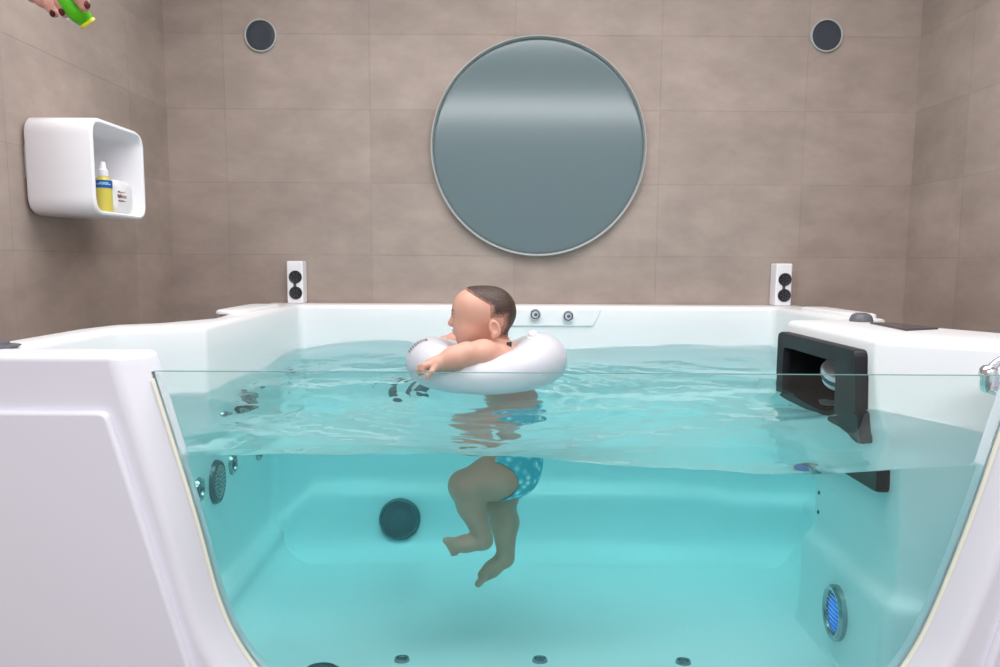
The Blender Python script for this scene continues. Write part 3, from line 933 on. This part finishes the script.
ring = [i for i in range(W1)] + [j * W1 + NX for j in range(1, NY + 1)] + [NY * W1 + i for i in range(NX - 1, -1, -1)] + [j * W1 for j in range(NY - 1, 0, -1)]
b0 = len(vs)
for i in ring: vs.append((vs[i][0], vs[i][1], 0.10))
R2 = len(ring)
side0 = len(fs)
for a in range(R2):
    b = (a + 1) % R2
    fs.append((ring[b], ring[a], b0 + a, b0 + b))
fs.append(tuple(b0 + a for a in range(R2 - 1, -1, -1)))
me = bpy.data.meshes.new('water'); me.from_pydata(vs, [], fs); me.update()
bm = bmesh.new(); bm.from_mesh(me); bmesh.ops.recalc_face_normals(bm, faces=bm.faces[:]); bm.to_mesh(me); bm.free()
wt = link('water', me, None, M['water'], smooth=False)
for k, p in enumerate(wt.data.polygons):
    p.use_smooth = k < side0
auto(wt, 60)
tag(wt, 'clear turquoise water with a wavy surface filling the glass-fronted tub', 'water', kind='stuff')

# ------------------------------------------------------------------ float ring
RC = Vector((-0.032, 1.915)); RX, RY = 0.150, 0.140
RK = 0.93
vs, fs = [], []
NA, NT = 96, 32
for i in range(NA):
    a = 2 * PI * i / NA
    c, s_ = math.cos(a), math.sin(a)
    e = abs(c) ** 1.4
    r = 0.048 + (0.027 if c > 0 else 0.021) * e
    zc_ = 0.822 + (0.026 if c > 0 else 0.022) * e
    if c > 0: zc_ += 0.004 * e
    nx_, ny_ = c, s_
    px_, py_ = RC.x + RX * c, RC.y + RY * s_
    for k in range(NT):
        b = 2 * PI * k / NT
        pk = 1 + 0.010 * math.sin(a * 26) * max(0, math.cos(b))      # seam puckers on the inside
        vs.append((px_ + nx_ * r * math.cos(b) * pk, py_ + ny_ * r * math.cos(b) * pk, zc_ + 0.003 + r * math.sin(b) * RK))
for i in range(NA):
    for k in range(NT):
        j, l = (i + 1) % NA, (k + 1) % NT
        fs.append((i * NT + k, j * NT + k, j * NT + l, i * NT + l))
fr_e = empty('float_ring', (RC.x, RC.y, 0.76), 'white inflatable swim ring holding the baby, floating on the water', 'swim ring')
reparent(mk('ring_tube', vs, fs, M['vinyl']), fr_e)
v = lathe('air_valve', [(0.017, -0.012), (0.017, 0.004), (0.012, 0.006), (0.0115, 0.013), (0.008, 0.016), (0, 0.016)], (0.098, 1.885, 0.917), (-0.15, -0.35, 1), M['white'], seg=28)
reparent(v, fr_e)
# seat sling inside the ring and its buckle straps
vs, fs = [], []
for (x, y, z) in ((0.026, 1.868, 0.905), (0.024, 1.860, 0.87), (0.022, 1.868, 0.82)):
    vs += [(x, y - 0.006, z), (x + 0.012, y + 0.006, z), (x + 0.014, y + 0.003, z), (x + 0.002, y - 0.009, z)]
for a in range(2):
    for k in range(4): fs.append((a * 4 + k, a * 4 + (k + 1) % 4, a * 4 + 4 + (k + 1) % 4, a * 4 + 4 + k))
fs += [(0, 1, 2, 3), (8, 9, 10, 11)]
st = mk('strap', vs, fs, M['dark_ink'], smooth=False); st['label'] = 'dark grey strap'; reparent(st, fr_e)
# small dark lettering strokes on top of the front lobe (too small to read)
vs, fs = [], []
def ring_pt(a, b):
    c, s_ = math.cos(a), math.sin(a); e = abs(c) ** 1.4
    r = 0.048 + (0.027 if c > 0 else 0.021) * e + 0.0012; zc_ = 0.822 + (0.026 if c > 0 else 0.022) * e
    return Vector((RC.x + RX * c + c * r * math.cos(b), RC.y + RY * s_ + s_ * r * math.cos(b), zc_ + 0.003 + r * math.sin(b) * RK))
random.seed(3)
bb = 0.5
while bb < 1.42:
    w_ = random.uniform(0.05, 0.10)
    for (aa0, aa1, q0, q1) in ((PI + 0.16, PI + 0.30, 0, 0.35), (PI + 0.16, PI + 0.20, 0.0, 1.0), (PI + 0.26, PI + 0.30, 0.2, 1.0)):
        b0 = len(vs)
        for (aa, t) in ((aa0, q0), (aa1, q0), (aa1, q1), (aa0, q1)):
            vs.append(ring_pt(aa, PI - (bb + w_ * t)) if False else ring_pt(aa, bb + w_ * t))
        fs.append((b0, b0 + 1, b0 + 2, b0 + 3))
    bb += w_ + 0.05
reparent(mk('lettering', vs, fs, M['dark_ink'], smooth=False), fr_e)

# ------------------------------------------------------------------ baby
def build_baby():
    D = SDF((-0.235, 1.665, 0.265), (0.15, 2.10, 1.075), 0.0025)
    # torso
    D.cone((0.012, 1.905, 0.845), (0.040, 1.905, 0.72), 0.062, 0.066, 0.03)
    D.cone((0.040, 1.905, 0.72), (0.052, 1.90, 0.62), 0.066, 0.062, 0.03)
    D.ell((0.047, 1.90, 0.597), (0.050, 0.074, 0.056), 0.03)
    D.cone((0.004, 1.85, 0.862), (0.004, 1.965, 0.862), 0.032, 0.032, 0.03)
    # neck + head (facing -x, tipped slightly back)
    D.cone((0.004, 1.905, 0.862), (-0.018, 1.905, 0.93), 0.036, 0.036, 0.02)
    D.ell((-0.022, 1.905, 0.984), (0.071, 0.064, 0.067), 0.02)
    D.ell((-0.078, 1.905, 0.962), (0.043, 0.050, 0.056), 0.04)
    D.ell((-0.080, 1.876, 0.930), (0.026, 0.024, 0.026), 0.025)      # cheeks
    D.ell((-0.080, 1.934, 0.930), (0.026, 0.024, 0.026), 0.025)
    D.ell((-0.082, 1.905, 0.905), (0.027, 0.030, 0.021), 0.025)      # chin / jaw
    D.ell((-0.070, 1.905, 0.998), (0.046, 0.052, 0.046), 0.03)       # forehead
    for sy in (-1, 1):
        D.dig((-0.126, 1.905 + sy * 0.024, 0.971), (0.011, 0.012, 0.0075), 0.010)
    D.ell((-0.124, 1.905, 0.952), (0.010, 0.009, 0.009), 0.010)      # nose
    D.cone((-0.117, 1.905, 0.972), (-0.124, 1.905, 0.955), 0.005, 0.006, 0.010)
    D.ell((-0.1165, 1.905, 0.932), (0.006, 0.014, 0.0045), 0.006)    # lips
    D.ell((-0.1140, 1.905, 0.924), (0.006, 0.012, 0.0045), 0.006)
    D.dig((-0.1225, 1.905, 0.9275), (0.004, 0.014, 0.0014), 0.003)
    # ears
    t = 0.30
    for sy in (-1, 1):
        Re = np.array([[math.cos(t), sy * 0.25, math.sin(t)], [0, 1, 0], [-math.sin(t), 0, math.cos(t)]])
        cy_ = 1.905 + sy * 0.0675
        D.ell((-0.006, cy_, 0.944), (0.0155, 0.0085, 0.024), 0.006, Re)
        D.dig((-0.008, cy_ + sy * 0.009, 0.947), (0.0095, 0.0085, 0.0160), 0.003, Re)
        D.ell((-0.0165, cy_ + sy * 0.002, 0.941), (0.004, 0.005, 0.006), 0.003)
        D.ell((-0.010, cy_ + sy * 0.001, 0.925), (0.007, 0.006, 0.007), 0.004)
    # near arm lies over the ring
    sh_, el, wr = (0.000, 1.842, 0.866), (-0.078, 1.760, 0.884), (-0.142, 1.728, 0.868)
    D.chain([sh_, (-0.035, 1.795, 0.880), el], [0.037, 0.036, 0.031], 0.02)
    D.chain([el, (-0.108, 1.742, 0.877), wr], [0.031, 0.030, 0.0205], 0.012)
    D.ell((-0.160, 1.722, 0.864), (0.021, 0.018, 0.017), 0.012)
    # four fingers curl down over the ring, thumb leaves the side of the palm
    fing = [(-0.168, 1.709, 0.866, -0.012, -0.003), (-0.174, 1.716, 0.864, -0.014, -0.001), (-0.176, 1.725, 0.862, -0.013, 0.002), (-0.174, 1.734, 0.862, -0.010, 0.004)]
    ln = [0.9, 1.0, 0.95, 0.8]
    for (x, y, z, dx, dy), l in zip(fing, ln):
        D.chain([(x, y, z), (x + dx * l, y + dy, z - 0.003), (x + dx * 1.35 * l, y + dy * 1.6, z - 0.013 * l), (x + dx * 1.2 * l, y + dy * 1.8, z - 0.022 * l)], [0.0078, 0.0072, 0.0064, 0.0052], 0.004)
    D.chain([(-0.152, 1.708, 0.860), (-0.160, 1.699, 0.850), (-0.169, 1.697, 0.841), (-0.174, 1.698, 0.833)], [0.0080, 0.0068, 0.0060, 0.0048], 0.004)
    # far arm
    D.chain([(0.000, 1.968, 0.866), (-0.045, 2.03, 0.880), (-0.078, 2.058, 0.886)], [0.034, 0.030, 0.026], 0.02)
    D.chain([(-0.078, 2.058, 0.886), (-0.125, 2.062, 0.886), (-0.150, 2.060, 0.884)], [0.026, 0.024, 0.0175], 0.012)
    D.ell((-0.166, 2.060, 0.882), (0.019, 0.017, 0.014), 0.012)
    for k in range(4):
        yy = 2.044 + 0.010 * k; l = (0.85, 1, 0.95, 0.8)[k]
        D.chain([(-0.178, yy, 0.882), (-0.192 * 1.0 - 0.004 * l, yy, 0.880), (-0.200 - 0.004 * l, yy, 0.870)], [0.0066, 0.006, 0.0048], 0.003)
    D.chain([(-0.160, 2.044, 0.876), (-0.172, 2.034, 0.872), (-0.182, 2.032, 0.866)], [0.008, 0.0066, 0.005], 0.004)
    # near leg: thigh forward, shin hanging, foot forward
    hip, kn_, an = (0.046, 1.862, 0.594), (-0.078, 1.835, 0.566), (-0.034, 1.842, 0.440)
    D.chain([hip, (-0.01, 1.846, 0.584), kn_], [0.056, 0.054, 0.040], 0.02)
    D.chain([kn_, (-0.062, 1.840, 0.515), an], [0.037, 0.034, 0.0235], 0.015)
    D.ell((-0.028, 1.842, 0.424), (0.021, 0.020, 0.019), 0.012)
    D.chain([(-0.038, 1.842, 0.424), (-0.075, 1.838, 0.419), (-0.100, 1.835, 0.416)], [0.023, 0.0205, 0.0190], 0.012)
    for k in range(5):
        zz = 0.4285 - 0.0078 * k
        D.chain([(-0.102, 1.830 + 0.001 * k, zz), (-0.1235 + 0.0040 * k, 1.826 + 0.001 * k, zz + 0.002 - 0.0012 * k)], [0.0090, (0.0090, 0.0068, 0.0064, 0.0060, 0.0056)[k]], 0.003)
    # far leg: hanging almost straight, toes pointed
    hip, kn_, an = (0.042, 1.945, 0.584), (0.010, 1.935, 0.498), (0.026, 1.945, 0.366)
    D.chain([hip, kn_], [0.052, 0.040], 0.02)
    D.chain([kn_, (0.022, 1.940, 0.445), an], [0.038, 0.036, 0.0235], 0.015)
    D.ell((0.028, 1.945, 0.347), (0.020, 0.019, 0.020), 0.012)
    D.chain([(0.018, 1.944, 0.344), (-0.010, 1.938, 0.322), (-0.030, 1.936, 0.306)], [0.023, 0.0205, 0.0175], 0.012)
    for k in range(5):
        yy = 1.920 + 0.0088 * k
        D.chain([(-0.032, yy, 0.303), (-0.045 + 0.0025 * k, yy - 0.001, 0.289 + 0.001 * k)], [0.0100, (0.0096, 0.0070, 0.0066, 0.0062, 0.0058)[k]], 0.003)
    return D
D = build_baby()
baby = empty('person', (0.02, 1.905, 0.29), 'bare baby in a blue swim diaper hanging in the white float ring, facing left', 'person')
V, Q = D.mesh()
reparent(sdf_obj('body', V, Q, M['skin'], smooth_it=1), baby)
X, Y, Z = D.grid()
# swim diaper: skin grown by 4 mm inside the pelvis region
f = D.f - 0.005
wx_, wz_ = 0.06, 0.655
top = (Z - (0.655 + 0.25 * (X - 0.06)))                                  # waist line
legn = np.where(Y < 1.905, (1 - np.sqrt(((X + 0.030) / 0.084) ** 2 + ((Z - 0.580) / 0.055) ** 2)) * 0.055, -0.05)                          # thigh opening
low = (0.520 - Z) + (0.045 - X) * 0.35
legs2 = np.maximum(np.maximum(f, top), np.maximum(np.maximum(legn, -0.004 - X), low))
V, Q = D.mesh(legs2.astype(np.float32))
dp = reparent(sdf_obj('swim_diaper', V, Q, M['diaper'], smooth_it=1), baby); dp['label'] = 'blue patterned swim diaper'
# short dark hair cap
hl = (-0.012 - 0.0 * X) - X                                               # hair lies behind this line...
line = np.maximum(-(X - (-0.020 - 0.9 * np.maximum(Z - 1.005, 0) ** 1.0 * 1.9)), 0.905 - Z + 0.25 * (0.04 - X))
near_ear = np.maximum(np.maximum(np.abs(X + 0.006) - 0.022, np.abs(Z - 0.940) - 0.030), 0.045 - np.abs(Y - 1.905))
hd = np.maximum(line, np.where(near_ear < 0.02, -near_ear, -0.02))
thick = 0.0004 + 0.0032 * np.clip(-hd / 0.016, 0, 1)
f = D.f - thick - 0.0005 * np.sin(X * 900) * np.sin(Z * 700 + Y * 500) * np.clip(-hd / 0.016, 0, 1)
hair = np.maximum(np.maximum(f, line), -near_ear)
low_r = 0.90 - Z
hair = np.maximum(hair, low_r)
V, Q = D.mesh(hair.astype(np.float32))
ho = reparent(sdf_obj('hair', V, Q, M['hair'], smooth_it=1), baby)
ii = np.clip(((V - D.lo) / D.h).round().astype(int), 0, np.array(D.f.shape) - 1)
full = np.broadcast_to(np.maximum(line, np.where(near_ear < 0.02, -near_ear, -0.02)) + 0 * D.f, D.f.shape)
dens = np.clip(0.12 + (-full[ii[:, 0], ii[:, 1], ii[:, 2]]) / 0.020, 0, 1)
at_ = ho.data.attributes.new('hair_cover', 'FLOAT', 'POINT'); at_.data.foreach_set('value', dens.astype(np.float32))
def skin_x(y, z):
    # front surface of the head at (y, z)
    j = int(round((y - D.lo[1]) / D.h)); k = int(round((z - D.lo[2]) / D.h))
    col = D.f[:, j, k]; i = int(np.argmax(col < 0)); t = col[i - 1] / (col[i - 1] - col[i])
    return D.lo[0] + (i - 1 + t) * D.h
for sy in (-1, 1):
    ey, ez = 1.905 + sy * 0.0245, 0.9715
    ex = skin_x(ey, ez)
    c = Vector((ex + 0.0046, ey - sy * 0.0005, ez)); axv = Vector((-1, sy * 0.30, 0)).normalized()
    o = lathe('eye', [(0.0082 * math.sin(t_), -0.0082 * math.cos(t_)) for t_ in [PI * q / 12 for q in range(13)]], c, axv, M['sclera'], seg=24)
    reparent(o, baby)
    ir = lathe('iris', [(0.0046, 0.0066), (0.0042, 0.0074), (0.002, 0.0081), (0, 0.0083)], c, axv, M['eye'], seg=20); ir.parent = o
    lid = lathe('eyelid', [(0.0089 * math.sin(t_), 0.0089 * math.cos(t_)) for t_ in [PI * 0.36 * q / 8 for q in range(9)]], c, (-0.55, sy * 0.2, 0.85), M['skin'], seg=24)
    reparent(lid, baby)
    bp_ = [(skin_x(1.905 + sy * w_, hgt) - 0.0002, 1.905 + sy * w_, hgt) for w_, hgt in ((0.012, 0.9865), (0.019, 0.9895), (0.027, 0.9895), (0.034, 0.9865))]
    v2, f2 = tube_data(spline(bp_, 4), [0.0006 + 0.0008 * math.sin(PI * min(1, (q + 0.5) / 13)) for q in range(13)], 8)
    reparent(mk('eyebrow', v2, f2, M['brow']), baby)
for hgt, r_ in ((0.9322, 0.0022), (0.9240, 0.0024)):
    lp = [(skin_x(1.905 + w_, hgt) + 0.0012, 1.905 + w_, hgt + 0.0025 * (abs(w_) / 0.013) ** 2 * (-1 if hgt > 0.93 else 1)) for w_ in (-0.0125, -0.0075, 0.0, 0.0075, 0.0125)]
    v2, f2 = tube_data(spline(lp, 4), [r_ * (0.35 + 0.65 * math.sin(PI * q / 16)) for q in range(17)], 10)
    reparent(mk('lip', v2, f2, M['lips']), baby)
# ------------------------------------------------------------------ adult hand with green toy, entering from the upper left
def build_hand():
    H = SDF((-1.02, 0.93, 1.44), (-0.54, 1.20, 1.86), 0.002)
    A = 1.05
    # forearm from upper left, wrist, palm
    H.chain([(-0.99, 1.06, 1.83), (-0.86, 1.06, 1.72), (-0.755, 1.055, 1.625)], [0.043, 0.036, 0.0275], 0.02)
    H.chain([(-0.755, 1.055, 1.625), (-0.715, 1.054, 1.590)], [0.027, 0.029], 0.02)
    H.ell((-0.692, 1.056, 1.568), (0.046, 0.036, 0.022), 0.02, np.array([[0.75, 0, -0.66], [0, 1, 0], [0.66, 0, 0.75]]))
    # four fingers curl down towards the toy
    H.chain([(-0.6500, 1.030, 1.548), (-0.6237, 1.030, 1.5214), (-0.6193, 1.030, 1.4999), (-0.6182, 1.032, 1.481), (-0.6160, 1.036, 1.4675)], [0.0115, 0.0105, 0.0096, 0.0088, 0.0068], 0.004)
    H.chain([(-0.6650, 1.050, 1.550), (-0.6517, 1.050, 1.5264), (-0.6502, 1.050, 1.5044), (-0.6456, 1.050, 1.4852), (-0.6406, 1.050, 1.4728)], [0.0115, 0.0105, 0.0096, 0.0088, 0.0068], 0.004)
    H.chain([(-0.6850, 1.068, 1.552), (-0.6791, 1.070, 1.5284), (-0.6788, 1.070, 1.5103), (-0.6694, 1.070, 1.4963), (-0.6610, 1.070, 1.4893)], [0.0110, 0.0100, 0.0092, 0.0084, 0.0064], 0.004)
    H.chain([(-0.7050, 1.084, 1.556), (-0.7026, 1.088, 1.5324), (-0.7035, 1.088, 1.5182), (-0.6952, 1.088, 1.5083), (-0.6851, 1.088, 1.5026)], [0.0100, 0.0088, 0.0080, 0.0072, 0.0056], 0.004)
    # thumb leaves the side of the palm and closes on the other side of the toy
    H.chain([(-0.690, 1.026, 1.578), (-0.640, 1.016, 1.568), (-0.597, 1.020, 1.5343), (-0.5931, 1.022, 1.5051), (-0.5850, 1.020, 1.4864), (-0.5800, 1.022, 1.4720)], [0.0170, 0.0150, 0.0125, 0.0112, 0.0100, 0.0074], 0.008)
    return H
H = build_hand()
ad = empty('person', (-0.70, 1.05, 1.47), 'adult hand with dark nail polish reaching in at top left, pinching the green toy', 'person')
V, Q = H.mesh()
reparent(sdf_obj('hand', V, Q, M['skin2'], smooth_it=2), ad)
for (p, ax, r) in (((-0.6172, 1.0285, 1.4665), (-0.15, -0.85, -0.5), 0.0056), ((-0.6395, 1.0445, 1.4700), (0.35, -0.70, -0.55), 0.0056), ((-0.6590, 1.0655, 1.4870), (0.45, -0.65, -0.5), 0.0052),
                   ((-0.6825, 1.0835, 1.5010), (0.45, -0.65, -0.4), 0.0044), ((-0.5735, 1.0180, 1.4735), (0.85, -0.50, 0.0), 0.0062)):
    reparent(lathe('nail', [(0, -0.002), (r, -0.0018), (r * 0.9, 0.0004), (r * 0.5, 0.0012), (0, 0.0014)], p, ax, M['nail'], seg=18, sx=0.72, sy=0.95), ad)
# sleeve at the elbow end
vs, fs = tube_data([(-1.06, 1.06, 1.90), (-0.99, 1.06, 1.83), (-0.93, 1.06, 1.77), (-0.90, 1.06, 1.74), (-0.902, 1.06, 1.742), (-0.93, 1.06, 1.77)], [0.066, 0.060, 0.054, 0.052, 0.047, 0.046], 28, True)
reparent(mk('sleeve', vs, fs, M['sleeve']), ad)
# toy: squat lime green drop with a yellow tip
toy = empty('bath_toy', (-0.623, 1.045, 1.455), 'small lime green bath toy with a yellow tip held by the adult hand', 'toy')
ax = Vector((0.50, 0.55, -0.75)).normalized()
c0 = Vector((-0.604, 1.037, 1.476))
reparent(lathe('toy_body', [(0, -0.034), (0.006, -0.033), (0.0095, -0.026), (0.0128, -0.012), (0.0150, 0.002), (0.0145, 0.012), (0.0115, 0.020), (0.0100, 0.022)], c0, ax, M['green'], seg=40), toy)
o = reparent(lathe('tip', [(0.0105, 0.0215), (0.0122, 0.0225), (0.0122, 0.0255), (0.0105, 0.0265), (0, 0.027)], c0, ax, M['yellow'], seg=36), toy); o['label'] = 'yellow tip'
o = reparent(lathe('bead', [(0, -0.003), (0.003, 0), (0, 0.003)], c0 + Vector((-0.006, -0.006, -0.0185)), (0, 0, 1), M['white'], seg=12), toy); o['label'] = 'white bead'

# ------------------------------------------------------------------ light
def area(name, loc, rot, sx, sy, power, col=(1, 1, 1)):
    l = bpy.data.lights.new(name, 'AREA'); l.shape = 'RECTANGLE'; l.size = sx; l.size_y = sy
    l.energy = power; l.color = col
    o = bpy.data.objects.new(name, l); o.location = loc; o.rotation_euler = rot; COL.objects.link(o)
    return o
area('ceiling_fill', (0.17, 1.60, ZC - 0.01), (0, 0, 0), 2.4, 1.2, 46, (1.0, 0.99, 1.0))  # unseen soft area light added above the tub, wide to soften underwater shadows
area('ceiling_fill', (0.17, -0.80, ZC - 0.01), (0, 0, 0), 2.85, 0.5, 68, (0.97, 0.97, 1.0))  # added light standing in for flash bounced off the ceiling behind the camera
w = bpy.data.worlds.new('world'); S.world = w; w.use_nodes = True
bg = w.node_tree.nodes['Background']; bg.inputs[0].default_value = (0.84, 0.885, 1.0, 1); bg.inputs[1].default_value = 0.80

# ------------------------------------------------------------------ camera
cam = bpy.data.cameras.new('camera'); co = bpy.data.objects.new('camera', cam); COL.objects.link(co)
cam.sensor_width = 36; cam.lens = 25.2; cam.clip_start = 0.02
pitch = math.atan(72 / 700.0); roll = math.radians(0.3)
cam.shift_x = 3 / 1000.0
Rm = Matrix.Rotation(PI / 2 - pitch, 4, 'X') @ Matrix.Rotation(roll, 4, 'Z')
co.matrix_world = Matrix.Translation((0, 0, 1.12)) @ Rm
S.camera = co

S.view_settings.view_transform = 'Standard'
S.view_settings.look = 'None'
S.view_settings.gamma = 1.0
S.view_settings.use_curve_mapping = False
S.view_settings.exposure = 0.0
cy_ = S.cycles
cy_.max_bounces = 20; cy_.diffuse_bounces = 10; cy_.glossy_bounces = 8; cy_.transmission_bounces = 16; cy_.volume_bounces = 0; cy_.transparent_max_bounces = 8
cy_.caustics_reflective = True; cy_.caustics_refractive = True; cy_.blur_glossy = 0.3
cy_.sample_clamp_indirect = 20.0
cy_.use_denoising = True
